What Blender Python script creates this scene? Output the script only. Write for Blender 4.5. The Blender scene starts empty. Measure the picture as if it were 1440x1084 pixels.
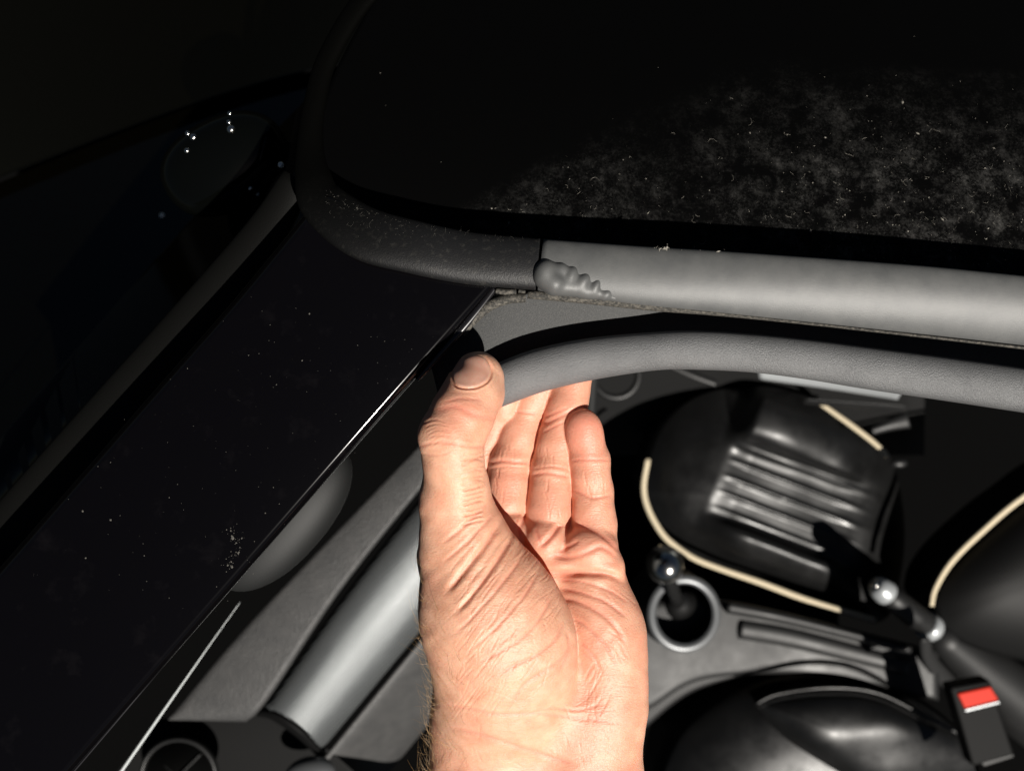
import bpy, bmesh, math, random
import numpy as np
from mathutils import Vector, Matrix
from mathutils.bvhtree import BVHTree

random.seed(7); rng = np.random.default_rng(7)
scene = bpy.context.scene
col = scene.collection

# ------------------------------------------------------------------ camera
CAM_Z = 1.70            # eye height over the ground, looking straight down into the open car
FPX = 1080.0            # focal length in photograph pixels (1440 wide)
D0 = 0.33               # distance to the plane of the hand
U = D0 / FPX            # size of one photograph pixel at the hand (metres)
cam_d = bpy.data.cameras.new('camera')
cam_d.sensor_width = 36; cam_d.lens = 36 * FPX / 1440
cam_d.clip_start = 0.02; cam_d.clip_end = 50
cam_d.dof.use_dof = True; cam_d.dof.focus_distance = 0.335; cam_d.dof.aperture_fstop = 8.5
cam = bpy.data.objects.new('camera', cam_d); col.objects.link(cam)
cam.location = (0, 0, CAM_Z)
scene.camera = cam

# ------------------------------------------------------------------ light
SUN_TO = Vector((0.33, -0.48, 0.83)).normalized()      # towards the sun
world = bpy.data.worlds.new('World'); scene.world = world; world.use_nodes = True
wn = world.node_tree.nodes; bg = wn['Background']
sky = wn.new('ShaderNodeTexSky'); sky.sky_type = 'NISHITA'; sky.sun_disc = False
sky.sun_elevation = math.asin(SUN_TO.z); sky.sun_rotation = math.atan2(SUN_TO.x, SUN_TO.y)
world.node_tree.links.new(sky.outputs[0], bg.inputs['Color']); bg.inputs['Strength'].default_value = 0.009
sun_d = bpy.data.lights.new('sun', 'SUN'); sun_d.energy = 5.0; sun_d.angle = math.radians(0.53)
sun_d.color = (1.0, 0.95, 0.88)
sun = bpy.data.objects.new('sun', sun_d); col.objects.link(sun)
sun.rotation_euler = SUN_TO.to_track_quat('Z', 'Y').to_euler(); sun.location = SUN_TO * 8
vs = scene.view_settings
vs.view_transform = 'Standard'; vs.look = 'None'; vs.exposure = 0.36; vs.gamma = 1; vs.use_curve_mapping = False
scene.cycles.max_bounces = 6; scene.cycles.sample_clamp_indirect = 4; scene.cycles.caustics_reflective = False

# ------------------------------------------------------------------ helpers
def W(px, py, d):
    """the point at depth d (metres below the camera) seen at a photograph pixel"""
    return Vector(((px - 720) * d / FPX, (542 - py) * d / FPX, CAM_Z - d))
def P(px, py, z):
    """the same, with height z above the plane of the hand, in hand-plane pixels"""
    return W(px, py, D0 - z * U)

def newobj(name, verts, faces, mat, parent=None, smooth=True):
    me = bpy.data.meshes.new(name)
    me.from_pydata([tuple(v) for v in verts], [], faces)
    me.update()
    bm = bmesh.new(); bm.from_mesh(me); bmesh.ops.recalc_face_normals(bm, faces=bm.faces); bm.to_mesh(me); bm.free()
    if smooth: me.polygons.foreach_set('use_smooth', [True] * len(me.polygons))
    me.materials.append(mat)
    o = bpy.data.objects.new(name, me); col.objects.link(o)
    adopt(o, parent)
    return o
def adopt(o, parent):
    if parent is None: return
    o.parent = parent
    if parent.type == 'EMPTY': o.matrix_parent_inverse = Matrix.Translation(-parent.location)
def empty(name, loc, label, cat, group=None):
    e = bpy.data.objects.new(name, None); col.objects.link(e)
    e.location = loc; e.empty_display_size = 0.05
    e['label'] = label; e['category'] = cat
    if group: e['group'] = group
    return e
def tag(o, label, cat, group=None):
    o['label'] = label; o['category'] = cat
    if group: o['group'] = group
    return o

def spline(pts, n):
    """Catmull-Rom through rows of numbers, n samples evenly in arc length"""
    p = np.array(pts, float)
    if len(p) == 2:
        t = np.linspace(0, 1, n)[:, None]; return p[0] * (1 - t) + p[1] * t
    q = np.vstack([2 * p[0] - p[1], p, 2 * p[-1] - p[-2]])
    out = []
    for i in range(1, len(q) - 2):
        t = np.linspace(0, 1, 24, endpoint=False)[:, None]
        a, b, c, d = q[i - 1], q[i], q[i + 1], q[i + 2]
        out.append(0.5 * (2 * b + (c - a) * t + (2 * a - 5 * b + 4 * c - d) * t**2 + (3 * b - a - 3 * c + d) * t**3))
    out.append(p[-1:]); s = np.vstack(out)
    L = np.r_[0, np.cumsum(np.linalg.norm(np.diff(s[:, :2], axis=0), axis=1) + 1e-9)]
    t = np.linspace(0, L[-1], n)
    return np.stack([np.interp(t, L, s[:, k]) for k in range(s.shape[1])], 1)

def sweep(name, path, prof, mat, parent=None, n=60, unit='z', cap=True, smooth=True, wob=0):
    """path rows: px, py, z (or depth), half width px[, height px]; prof: closed loop of (t,h), t in -1..1 across, h towards camera"""
    s = spline(path, n)
    verts = []; m = len(prof)
    c2 = s[:, :2]
    tg = np.gradient(c2, axis=0); tg /= np.linalg.norm(tg, axis=1)[:, None]
    nr = np.stack([-tg[:, 1], tg[:, 0]], 1)
    for i in range(n):
        hw = s[i, 3]; hh = s[i, 4] if s.shape[1] > 4 else s[i, 3]
        for t, h in prof:
            q = c2[i] + nr[i] * t * hw
            if unit == 'z': v = P(q[0], q[1], s[i, 2] + h * hh + (s[i, 5] * t * hw if s.shape[1] > 5 else 0))
            else: v = W(q[0], q[1], s[i, 2] - h * hh * s[i, 2] / FPX)
            verts.append(v)
    f = []
    for i in range(n - 1):
        for j in range(m):
            k = (j + 1) % m
            f.append((i * m + j, i * m + k, (i + 1) * m + k, (i + 1) * m + j))
    if cap:
        f.append(tuple(range(m))[::-1]); f.append(tuple((n - 1) * m + j for j in range(m)))
    o = newobj(name, verts, f, mat, parent, smooth)
    return o
def loft(name, left, right, prof, mat, parent=None, n=60, unit='z', cap=True):
    """like sweep but between two edges; rows: px, py, z (or depth), height px"""
    a = spline(left, n); b = spline(right, n); m = len(prof); verts = []
    for i in range(n):
        for t, h in prof:
            q = a[i] * (.5 - t / 2) + b[i] * (.5 + t / 2)
            verts.append(P(q[0], q[1], q[2] + h * q[3]) if unit == 'z' else W(q[0], q[1], q[2] - h * q[3] * q[2] / FPX))
    f = [(i * m + j, i * m + (j + 1) % m, (i + 1) * m + (j + 1) % m, (i + 1) * m + j) for i in range(n - 1) for j in range(m)]
    if cap: f.append(tuple(range(m))[::-1]); f.append(tuple((n - 1) * m + j for j in range(m)))
    return newobj(name, verts, f, mat, parent)
ROUND = [(math.cos(a), math.sin(a)) for a in np.linspace(0, 2 * math.pi, 20, endpoint=False)]
HALF = [(math.cos(a), math.sin(a)) for a in np.linspace(0, math.pi, 22)] + [(-1, -.25), (-.9, -.5), (.9, -.5), (1, -.25)]
def flat(r=.2, edge=.3):
    """a slab with rounded shoulders"""
    p = []
    for a in np.linspace(0, math.pi / 2, 6): p.append((1 - edge + edge * math.cos(a), 1 - r + r * math.sin(a)))
    for a in np.linspace(math.pi / 2, math.pi, 6): p.append((-(1 - edge) + edge * math.cos(a), 1 - r + r * math.sin(a)))
    return p + [(-1, -1), (1, -1)]

def ellipsoid(name, c, d, rx, ry, rz, ang, mat, parent=None, p=2.0, tilt=(0, 0), seg=48, ring=24):
    """superellipsoid at pixel c, depth d; radii px at that depth; ang = turn in the picture (deg, counter-clockwise)"""
    s = d / FPX; C = W(c[0], c[1], d)
    R = Matrix.Rotation(math.radians(ang), 3, 'Z') @ Matrix.Rotation(math.radians(tilt[0]), 3, 'X') @ Matrix.Rotation(math.radians(tilt[1]), 3, 'Y')
    vs_ = [C + R @ Vector((0, 0, rz * s))]
    sg = lambda x: math.copysign(abs(x) ** (2 / p), x)
    for i in range(1, ring):
        th = math.pi * i / ring
        for j in range(seg):
            a = 2 * math.pi * j / seg
            v = Vector((rx * sg(math.sin(th)) * sg(math.cos(a)), ry * sg(math.sin(th)) * sg(math.sin(a)), rz * sg(math.cos(th)))) * s
            vs_.append(C + R @ v)
    vs_.append(C - R @ Vector((0, 0, rz * s)))
    f = [(0, 1 + j, 1 + (j + 1) % seg) for j in range(seg)]
    for i in range(ring - 2):
        for j in range(seg):
            a = 1 + i * seg + j; b = 1 + i * seg + (j + 1) % seg
            f.append((a, a + seg, b + seg, b))
    l = len(vs_) - 1; o0 = 1 + (ring - 2) * seg
    f += [(l, o0 + (j + 1) % seg, o0 + j) for j in range(seg)]
    return newobj(name, vs_, f, mat, parent)

def lathe(name, path, mat, parent=None, seg=40, closed=False):
    """path: list of (centre Vector, axis Vector, radius m)"""
    vs_ = []; f = []
    for c, ax, r in path:
        ax = ax.normalized(); x = ax.orthogonal().normalized(); y = ax.cross(x)
        for j in range(seg):
            a = 2 * math.pi * j / seg; vs_.append(c + (x * math.cos(a) + y * math.sin(a)) * r)
    n = len(path)
    for i in range(n - 1 + (1 if closed else 0)):
        i2 = (i + 1) % n
        for j in range(seg):
            k = (j + 1) % seg; f.append((i * seg + j, i * seg + k, i2 * seg + k, i2 * seg + j))
    if not closed: f += [tuple(range(seg))[::-1], tuple((n - 1) * seg + j for j in range(seg))]
    return newobj(name, vs_, f, mat, parent)

def pad(name, outline, d, mat, parent=None, hfun=None, drop=0.10, n=96, rings=20):
    """a cushion: closed outline in pixels at depth d, height hfun(px,py,r) in metres towards the camera, sides going down"""
    o = spline(list(outline) + [outline[0]], n + 1)[:-1]
    c = o.mean(0); vs_ = [W(c[0], c[1], d - hfun(c[0], c[1], 0))]
    rr = np.linspace(0, 1, rings + 1)[1:] ** 0.8
    for r in rr:
        for q in o:
            x, y = c + (q - c) * r
            vs_.append(W(x, y, d - hfun(x, y, r)))
    base = []
    for q in o:
        x, y = c + (q - c) * 1.0
        v = W(x, y, d - hfun(x, y, 1)); base.append(Vector((v.x * .97 + W(*c, d).x * .03, v.y * .97 + W(*c, d).y * .03, v.z - drop)))
    vs_ += base
    f = [(0, 1 + j, 1 + (j + 1) % n) for j in range(n)]
    for i in range(rings):
        for j in range(n):
            k = (j + 1) % n
            f.append((1 + i * n + j, 1 + (i + 1) * n + j, 1 + (i + 1) * n + k, 1 + i * n + k))
    f.append(tuple(1 + rings * n + j for j in range(n)))
    return newobj(name, vs_, f, mat, parent)

# ------------------------------------------------------------------ materials
def material(name, base, rough=.5, spec=.5, metal=0, bump=None, var=None, rvar=None, coat=0, sheen=0):
    """bump: (scale, strength, distance[, kind]); var: (scale, other colour, lo, hi[, detail]); rvar: (scale, lo, hi)"""
    m = bpy.data.materials.new(name); m.use_nodes = True
    nt = m.node_tree; N = nt.nodes; L = nt.links; b = N['Principled BSDF']
    b.inputs['Base Color'].default_value = (*base, 1); b.inputs['Roughness'].default_value = rough
    b.inputs['Specular IOR Level'].default_value = spec; b.inputs['Metallic'].default_value = metal
    b.inputs['Coat Weight'].default_value = coat; b.inputs['Coat Roughness'].default_value = .05
    tc = N.new('ShaderNodeTexCoord')
    def noise(sc, det=4, ro=.6):
        t = N.new('ShaderNodeTexNoise'); t.inputs['Scale'].default_value = sc; t.inputs['Detail'].default_value = det
        t.inputs['Roughness'].default_value = ro; L.new(tc.outputs['Object'], t.inputs['Vector']); return t
    def ramp(src, lo, hi, c0=(0, 0, 0), c1=(1, 1, 1)):
        r = N.new('ShaderNodeValToRGB'); e = r.color_ramp.elements
        e[0].position = lo; e[1].position = hi; e[0].color = (*c0, 1); e[1].color = (*c1, 1)
        L.new(src, r.inputs['Fac']); return r
    if var:
        t = noise(var[0], var[4] if len(var) > 4 else 5)
        r = ramp(t.outputs['Fac'], var[2], var[3], base, var[1]); L.new(r.outputs['Color'], b.inputs['Base Color'])
    if rvar:
        t = noise(rvar[0], 5); r = ramp(t.outputs['Fac'], .3, .7, (rvar[1],) * 3, (rvar[2],) * 3)
        L.new(r.outputs['Color'], b.inputs['Roughness'])
    if bump:
        kind = bump[3] if len(bump) > 3 else 'noise'
        if kind == 'voronoi':
            t = N.new('ShaderNodeTexVoronoi'); t.inputs['Scale'].default_value = bump[0]; t.feature = 'F1'
            L.new(tc.outputs['Object'], t.inputs['Vector']); src = t.outputs['Distance']
        else: src = noise(bump[0], 3).outputs['Fac']
        bp = N.new('ShaderNodeBump'); bp.inputs['Strength'].default_value = bump[1]; bp.inputs['Distance'].default_value = bump[2]
        L.new(src, bp.inputs['Height']); L.new(bp.outputs['Normal'], b.inputs['Normal'])
    return m

M = {}
M['paint'] = material('black_paint', (.0018, .0016, .0020), .12, .3, bump=(700, .006, .0005), var=(60, (.0045, .004, .0045), .58, .80))
M['rubber'] = material('grey_rubber', (.072, .074, .074), .52, .7, bump=(2200, .25, .0003), var=(110, (.112, .113, .110), .30, .80, 12))
M['rubber_dark'] = material('black_rubber', (.0025, .0025, .0022), .65, .1, bump=(1500, .3, .0004))
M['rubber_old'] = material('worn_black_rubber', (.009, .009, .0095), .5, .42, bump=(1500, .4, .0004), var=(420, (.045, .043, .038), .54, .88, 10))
M['seal'] = material('grained_seal_foam', (.098, .100, .102), .47, .9, bump=(1900, .8, .0007), var=(40, (.145, .147, .149), .3, .7, 10))
M['trim_grey'] = material('dusty_grey_plastic', (.020, .021, .021), .6, .5, bump=(3000, .4, .0004), var=(1500, (.062, .060, .056), .50, .80, 10))
M['lip'] = material('dusty_seam_rubber', (.035, .034, .031), .75, .3, bump=(2200, .6, .0006), var=(800, (.17, .155, .13), .42, .72, 8))
M['polish'] = material('polished_black_edge', (.010, .0095, .011), .26, .8)
M['glass'] = material('dark_screen_glass', (.0012, .0014, .0012), .04, .25)
M['bonnet'] = material('black_bonnet_paint', (.0008, .0007, .0004), .08, .3)
M['leather'] = material('black_leather', (.005, .005, .005), .40, .40, bump=(300, .12, .0008), rvar=(28, .28, .46))
M['back_leather'] = material('matt_leather', (.005, .005, .005), .5, .12, bump=(300, .12, .0008))
M['gaiter'] = material('gaiter_leather', (.012, .012, .012), .5, .4, bump=(300, .3, .001))
M['rib'] = material('rib_leather', (.016, .0155, .015), .55, .3)
M['buckle'] = material('buckle_plastic', (.004, .004, .004), .6, .1)
M['piping'] = material('cream_piping', (.55, .47, .33), .6, .3, bump=(1200, .3, .0005))
M['plastic'] = material('black_plastic', (.006, .006, .006), .5, .25, bump=(1300, .25, .0005))
M['console'] = material('console_plastic', (.009, .009, .009), .48, .38, bump=(900, .15, .0005), rvar=(12, .4, .56))
M['dash'] = material('grained_dash_plastic', (.040, .040, .040), .5, .5, bump=(420, .8, .0012), var=(60, (.056, .055, .054), .35, .7, 10))
M['visor'] = material('soft_visor', (.009, .0095, .0095), .6, .35, bump=(900, .08, .0004))
M['weave'] = material('silver_weave', (.16, .17, .175), .38, .5, metal=.55, rvar=(20, .3, .42))
M['chrome'] = material('chrome', (.58, .57, .54), .16, .5, metal=1)
M['ring'] = material('grey_ring', (.12, .125, .13), .36, .5, metal=.4)
M['drop'] = material('water_drop', (.95, .93, .85), .16, 1.0, metal=1)
M['satin'] = material('satin_silver', (.42, .44, .45), .35, .6, metal=.35)
M['white'] = material('pale_plastic', (.55, .58, .58), .45, .4)
M['red'] = material('red_button_plastic', (.58, .026, .010), .5, .12)
M['carpet'] = material('black_carpet', (.0015, .0015, .0015), .95, .05, bump=(600, .5, .002))
M['door'] = material('door_card', (.012, .012, .012), .5, .4)
M['fluff_dim'] = material('grey_dust', (.10, .095, .085), .9, .1)
M['fluff'] = material('pale_lint', (.24, .225, .195), .9, .1)

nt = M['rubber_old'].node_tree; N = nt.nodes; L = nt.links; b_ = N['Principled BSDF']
at_ = N.new('ShaderNodeAttribute'); at_.attribute_name = 'wear'  # mixes worn rubber to black for the shade painted round the corner
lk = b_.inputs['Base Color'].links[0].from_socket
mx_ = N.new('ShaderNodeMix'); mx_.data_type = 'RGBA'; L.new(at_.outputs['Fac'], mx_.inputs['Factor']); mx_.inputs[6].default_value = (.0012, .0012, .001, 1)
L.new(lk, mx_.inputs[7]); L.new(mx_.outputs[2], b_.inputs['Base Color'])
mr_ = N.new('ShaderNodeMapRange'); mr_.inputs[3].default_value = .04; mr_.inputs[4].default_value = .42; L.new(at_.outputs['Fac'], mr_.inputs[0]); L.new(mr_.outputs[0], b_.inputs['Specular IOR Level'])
# weave: fine crossing ridges in the silver dashboard strip
nt = M['weave'].node_tree; N = nt.nodes; L = nt.links
tc = N.new('ShaderNodeTexCoord'); acc = []
for rot in (45, -45):
    mp = N.new('ShaderNodeMapping'); mp.inputs['Rotation'].default_value[2] = math.radians(rot + 4); L.new(tc.outputs['Object'], mp.inputs['Vector'])
    w = N.new('ShaderNodeTexWave'); w.inputs['Scale'].default_value = 85; w.inputs['Distortion'].default_value = .3
    L.new(mp.outputs['Vector'], w.inputs['Vector']); acc.append(w)
mx = N.new('ShaderNodeMath'); mx.operation = 'MULTIPLY'; L.new(acc[0].outputs['Fac'], mx.inputs[0]); L.new(acc[1].outputs['Fac'], mx.inputs[1])
wr = N.new('ShaderNodeValToRGB'); wr.color_ramp.elements[0].color = (.095, .10, .102, 1); wr.color_ramp.elements[1].color = (.235, .25, .255, 1)
L.new(mx.outputs[0], wr.inputs['Fac']); L.new(wr.outputs['Color'], N['Principled BSDF'].inputs['Base Color'])
bp = N.new('ShaderNodeBump'); bp.inputs['Strength'].default_value = .5; bp.inputs['Distance'].default_value = .0008
L.new(mx.outputs[0], bp.inputs['Height']); L.new(bp.outputs['Normal'], N['Principled BSDF'].inputs['Normal'])

# dusty black: patchy dust, with shade put into its outline by a mask
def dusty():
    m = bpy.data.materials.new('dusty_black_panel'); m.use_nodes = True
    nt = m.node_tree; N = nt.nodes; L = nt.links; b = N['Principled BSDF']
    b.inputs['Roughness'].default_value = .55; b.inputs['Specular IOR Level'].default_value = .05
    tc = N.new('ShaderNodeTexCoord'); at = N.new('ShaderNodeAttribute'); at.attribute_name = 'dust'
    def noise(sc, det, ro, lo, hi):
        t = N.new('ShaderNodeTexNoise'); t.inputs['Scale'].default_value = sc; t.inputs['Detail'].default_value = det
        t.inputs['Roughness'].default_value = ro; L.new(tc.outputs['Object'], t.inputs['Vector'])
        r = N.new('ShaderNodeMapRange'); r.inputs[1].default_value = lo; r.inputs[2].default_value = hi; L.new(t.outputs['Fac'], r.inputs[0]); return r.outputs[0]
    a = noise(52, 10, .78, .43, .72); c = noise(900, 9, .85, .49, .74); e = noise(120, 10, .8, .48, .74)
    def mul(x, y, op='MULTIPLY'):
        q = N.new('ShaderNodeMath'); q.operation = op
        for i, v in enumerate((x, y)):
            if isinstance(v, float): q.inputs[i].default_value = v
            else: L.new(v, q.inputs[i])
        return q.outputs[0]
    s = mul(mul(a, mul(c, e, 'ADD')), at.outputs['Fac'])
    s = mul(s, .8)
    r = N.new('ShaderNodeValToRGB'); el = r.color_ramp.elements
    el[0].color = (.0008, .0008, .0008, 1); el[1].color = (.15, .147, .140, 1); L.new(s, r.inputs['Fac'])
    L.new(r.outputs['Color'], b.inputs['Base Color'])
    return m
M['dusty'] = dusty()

# ------------------------------------------------------------------ the setting: floor under everything
g = newobj('ground', [(-6, -6, 0), (6, -6, 0), (6, 6, 0), (-6, 6, 0)], [(0, 1, 2, 3)], M['carpet'], None, False); g['kind'] = 'structure'

# ------------------------------------------------------------------ car body
body = empty('convertible_car', W(520, 560, .36), 'black painted windscreen corner of an open car with worn rubber-capped side rail', 'car')
# windscreen header (the wide black diagonal)
header = loft('windscreen_header', [(452, 272, -46, 16), (330, 420, -46, 20), (207, 560, -46, 20), (0, 797, -46, 20), (-200, 1025, -46, 20)],
              [(716, 384, -46, 16), (585, 532, -46, 20), (310, 846, -46, 20), (100, 1086, -46, 20), (-100, 1314, -46, 20)], flat(1.2, .10), M['paint'], body, 90)
sweep('edge_trim', [(696, 405, -38, 4), (672, 436, -38, 5.5), (640, 474, -39, 6), (606, 512, -41, 5), (586, 534, -44, 3)], ROUND, M['polish'], header, 60)
sweep('edge_trim', [(276, 880, -50, 1.2), (222, 944, -50, 2.0), (160, 1018, -50, 1.6), (90, 1100, -50, 1.6)], ROUND, M['polish'], header, 60)
# inner flange going down behind the header edge
sweep('inner_flange', [(668, 402, -112, 12, 62), (540, 548, -112, 12, 62), (276, 850, -112, 14, 62), (36, 1120, -112, 14, 62)], flat(.3, .4), M['buckle'], header, 40)
# gasket along the screen side of the header
sweep('screen_gasket', [(418, 250, -120, 22, 14), (372, 330, -135, 30, 14), (262, 468, -150, 38, 14), (150, 604, -165, 46, 14), (20, 760, -180, 52, 14), (-140, 950, -190, 52, 14)], HALF, M['rubber_dark'], header, 60)

# rubber-capped side rail
rail = sweep('side_rail', [(760, 372.5, -22, 36.5, 20, .10), (900, 388, -22, 42, 21, -.02), (1000, 396.5, -22, 44.5, 22, -.10), (1150, 410, -22, 47.5, 23, -.18), (1300, 424, -22, 50, 24, -.24), (1440, 439, -22, 51, 24, -.28), (1640, 461, -22, 53, 24, -.30)], HALF, M['rubber'], body, 120)
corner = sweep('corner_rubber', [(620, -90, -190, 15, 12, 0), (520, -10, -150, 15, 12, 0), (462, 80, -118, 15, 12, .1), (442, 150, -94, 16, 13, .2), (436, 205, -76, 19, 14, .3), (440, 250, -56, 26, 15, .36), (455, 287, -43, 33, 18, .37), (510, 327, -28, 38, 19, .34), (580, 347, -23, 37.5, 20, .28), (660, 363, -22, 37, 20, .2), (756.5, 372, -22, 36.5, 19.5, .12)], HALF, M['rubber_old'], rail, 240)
# worn rubber towards the joint; shade round the corner painted in as deep black
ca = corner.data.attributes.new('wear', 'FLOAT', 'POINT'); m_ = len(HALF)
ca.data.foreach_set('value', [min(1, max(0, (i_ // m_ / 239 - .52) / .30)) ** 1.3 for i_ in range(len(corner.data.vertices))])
sweep('lip', [(742, 414, -26, 6, 8), (830, 421, -26, 7, 9), (920, 431.5, -26, 6, 9), (1010, 441, -26, 3.5, 8), (1150, 456, -26, 2.5, 7), (1440, 489, -26, 2.5, 7), (1640, 514, -26, 2.5, 7)], HALF, M['lip'], rail, 100)
sweep('gasket_strip', [(648, 468, -44, 7, 8), (668, 447, -42, 7, 8), (690, 429, -38, 7.5, 8), (715, 420.5, -34, 7, 8), (739.5, 419, -32, 6.5, 8)], HALF, M['lip'], rail, 50)
sweep('gasket_tab', [(697, 409, -34, 4, 5), (712, 410.5, -32, 4.5, 6), (726, 410, -32, 4, 6)], HALF, M['lip'], rail, 20)
sweep('gasket_tab', [(729, 409, -32, 3, 6), (745, 411, -31, 3, 6), (756, 412.5, -30, 1.5, 5)], HALF, M['lip'], rail, 20)

# inner pillar trim between rail and seal
inner = loft('pillar_trim', [(600, 490, -84, 6), (668, 440, -70, 6), (742, 412, -62, 6), (900, 418, -72, 6), (1060, 440, -110, 6), (1640, 500, -130, 6)],
             [(630, 610, -92, 6), (690, 545, -90, 6), (740, 517, -90, 6), (860, 490, -92, 6), (1060, 485, -120, 6), (1640, 555, -140, 6)], flat(.4, .1), M['trim_grey'], body, 80)

# dusty black outer panel beyond the rail
def dusty_panel():
    nx, ny = 160, 90; v = []; dust_and_shade = []
    for j in range(ny + 1):
        for i in range(nx + 1):
            t = j / ny; xl = 450 + 190 * max(0, t - .42) ** 1.3 * 1.9; x = xl + (1560 - xl) * i / nx
            y = 420 + (x - 800) * .06 - t * 560
            z = -112 - 60 * t - 220 * t ** 2.2
            v.append(P(x, y, z))
            # dust, densest low and right; shade beyond the sunlit edge painted as missing dust
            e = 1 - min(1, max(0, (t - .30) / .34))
            l = min(1, max(0, (x - (640 + (t * 560 - 120) * 1.6)) / 90))  # diagonal shadow edge, painted by leaving the dust out
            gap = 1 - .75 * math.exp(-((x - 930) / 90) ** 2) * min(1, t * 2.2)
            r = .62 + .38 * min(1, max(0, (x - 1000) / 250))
            dust_and_shade.append(max(0, min(1, e * l * gap * r)))
    f = [(j * (nx + 1) + i, j * (nx + 1) + i + 1, (j + 1) * (nx + 1) + i + 1, (j + 1) * (nx + 1) + i) for j in range(ny) for i in range(nx)]
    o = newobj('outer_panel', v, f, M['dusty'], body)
    a = o.data.attributes.new('dust', 'FLOAT', 'POINT'); a.data.foreach_set('value', dust_and_shade)
    sm = o.modifiers.new('thickness', 'SOLIDIFY'); sm.thickness = .003; sm.offset = -1 if o.data.polygons[0].normal.z > 0 else 1
    o['label'] = 'dusty black panel beyond the rail'
    return o, np.array([tuple(q) for q in v]), np.array(dust_and_shade), nx
outer, ov, odust_and_shade, onx = dusty_panel()
def lint():
    """dust grains, lint fibres on the panel"""
    v = []; f = []
    def fleck(c, n, sz):
        u1 = Vector(rng.normal(size=3)); u1 -= n * u1.dot(n); u1.normalize(); u2 = n.cross(u1)
        i = len(v); a = sz * rng.uniform(.6, 1.6); b = sz * rng.uniform(.3, .9)
        v.extend([c + u1 * a, c + u2 * b, c - u1 * a, c - u2 * b, c + n * b]); f.extend([(i, i + 1, i + 4), (i + 1, i + 2, i + 4), (i + 2, i + 3, i + 4), (i + 3, i, i + 4)])
    def fibre(c, n, ln, r):
        u1 = Vector(rng.normal(size=3)); u1 -= n * u1.dot(n); u1.normalize(); u2 = n.cross(u1); k = rng.normal() * 1.2
        i = len(v); m = 6
        for q in range(m):
            t = q / (m - 1) - .5; p = c + u1 * t * ln + u2 * (k * t * t * ln) + n * r
            v.extend([p + u2 * r, p + n * r, p - u2 * r])
        for q in range(m - 1):
            for a in range(3):
                b = (a + 1) % 3; f.append((i + q * 3 + a, i + q * 3 + b, i + q * 3 + 3 + b, i + q * 3 + 3 + a))
    pr = odust_and_shade ** 1.3 + .004; ids = rng.choice(len(ov), 1300, p=pr / pr.sum())
    n = Vector((0, .35, 1)).normalized()
    for q in ids:
        c = Vector(ov[q]) + Vector((rng.uniform(-1, 1) * .0012, rng.uniform(-1, 1) * .0012, 0)); fleck(c + n * .0002, n, float(rng.exponential(.00012)) + .00005)
    for q in ids[:240]:
        fibre(Vector(ov[q]) + Vector((rng.uniform(-1, 1) * .001, rng.uniform(-1, 1) * .001, .0001)), n, float(rng.exponential(.0014)) + .0006, .00005)
    a_ = P(958, 221, -190); b_ = P(990, 223, -190); i_ = len(v); v.extend([a_, a_.lerp(b_, .3) + Vector((0, .0006, 0)), b_, a_.lerp(b_, .6) - Vector((0, .0007, 0)), a_.lerp(b_, .5) + Vector((0, 0, .0006))]); f.extend([(i_, i_ + 1, i_ + 4), (i_ + 1, i_ + 2, i_ + 4), (i_ + 2, i_ + 3, i_ + 4), (i_ + 3, i_, i_ + 4)])
    for q in range(60):   # scurf along the upper side of the rail
        x = 920 + rng.exponential(60); c = P(x, 350 + (x - 920) * .075 + rng.normal() * 3, -12); fleck(c, Vector((0, .6, .8)), float(rng.exponential(.00022)) + .0001)
    o = newobj('dust_flecks', v, f, M['fluff'], outer, False); o['kind'] = 'stuff'
    v.clear(); f.clear()
    for q in range(260):   # lint along the corner rubber, thickest at its upper side
        x = rng.uniform(455, 756); t = rng.exponential(.35); cy = np.interp(x, [455, 510, 580, 660, 757], [292, 327, 347, 363, 372]); hw = np.interp(x, [455, 510, 757], [30, 37, 36]); tt = -0.92 + min(t, 1.7)
        zz = -25 + 20 * math.sqrt(max(0, 1 - tt * tt)) + np.interp(x, [455, 510, 580, 757], [.30, .34, .28, .12]) * tt * hw + np.interp(x, [455, 510, 580], [-14, -3, 2])
        c = P(x, cy + tt * hw, zz)
        if q % 2: fibre(c, Vector((0, .2, .97)), float(rng.exponential(.0009)) + .0004, .00003)
        else: fleck(c, Vector((0, .2, .97)), float(rng.exponential(.00009)) + .00005)
    o = newobj('lint', v, f, M['fluff_dim'], rail, False); o['kind'] = 'stuff'
lint()
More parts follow.
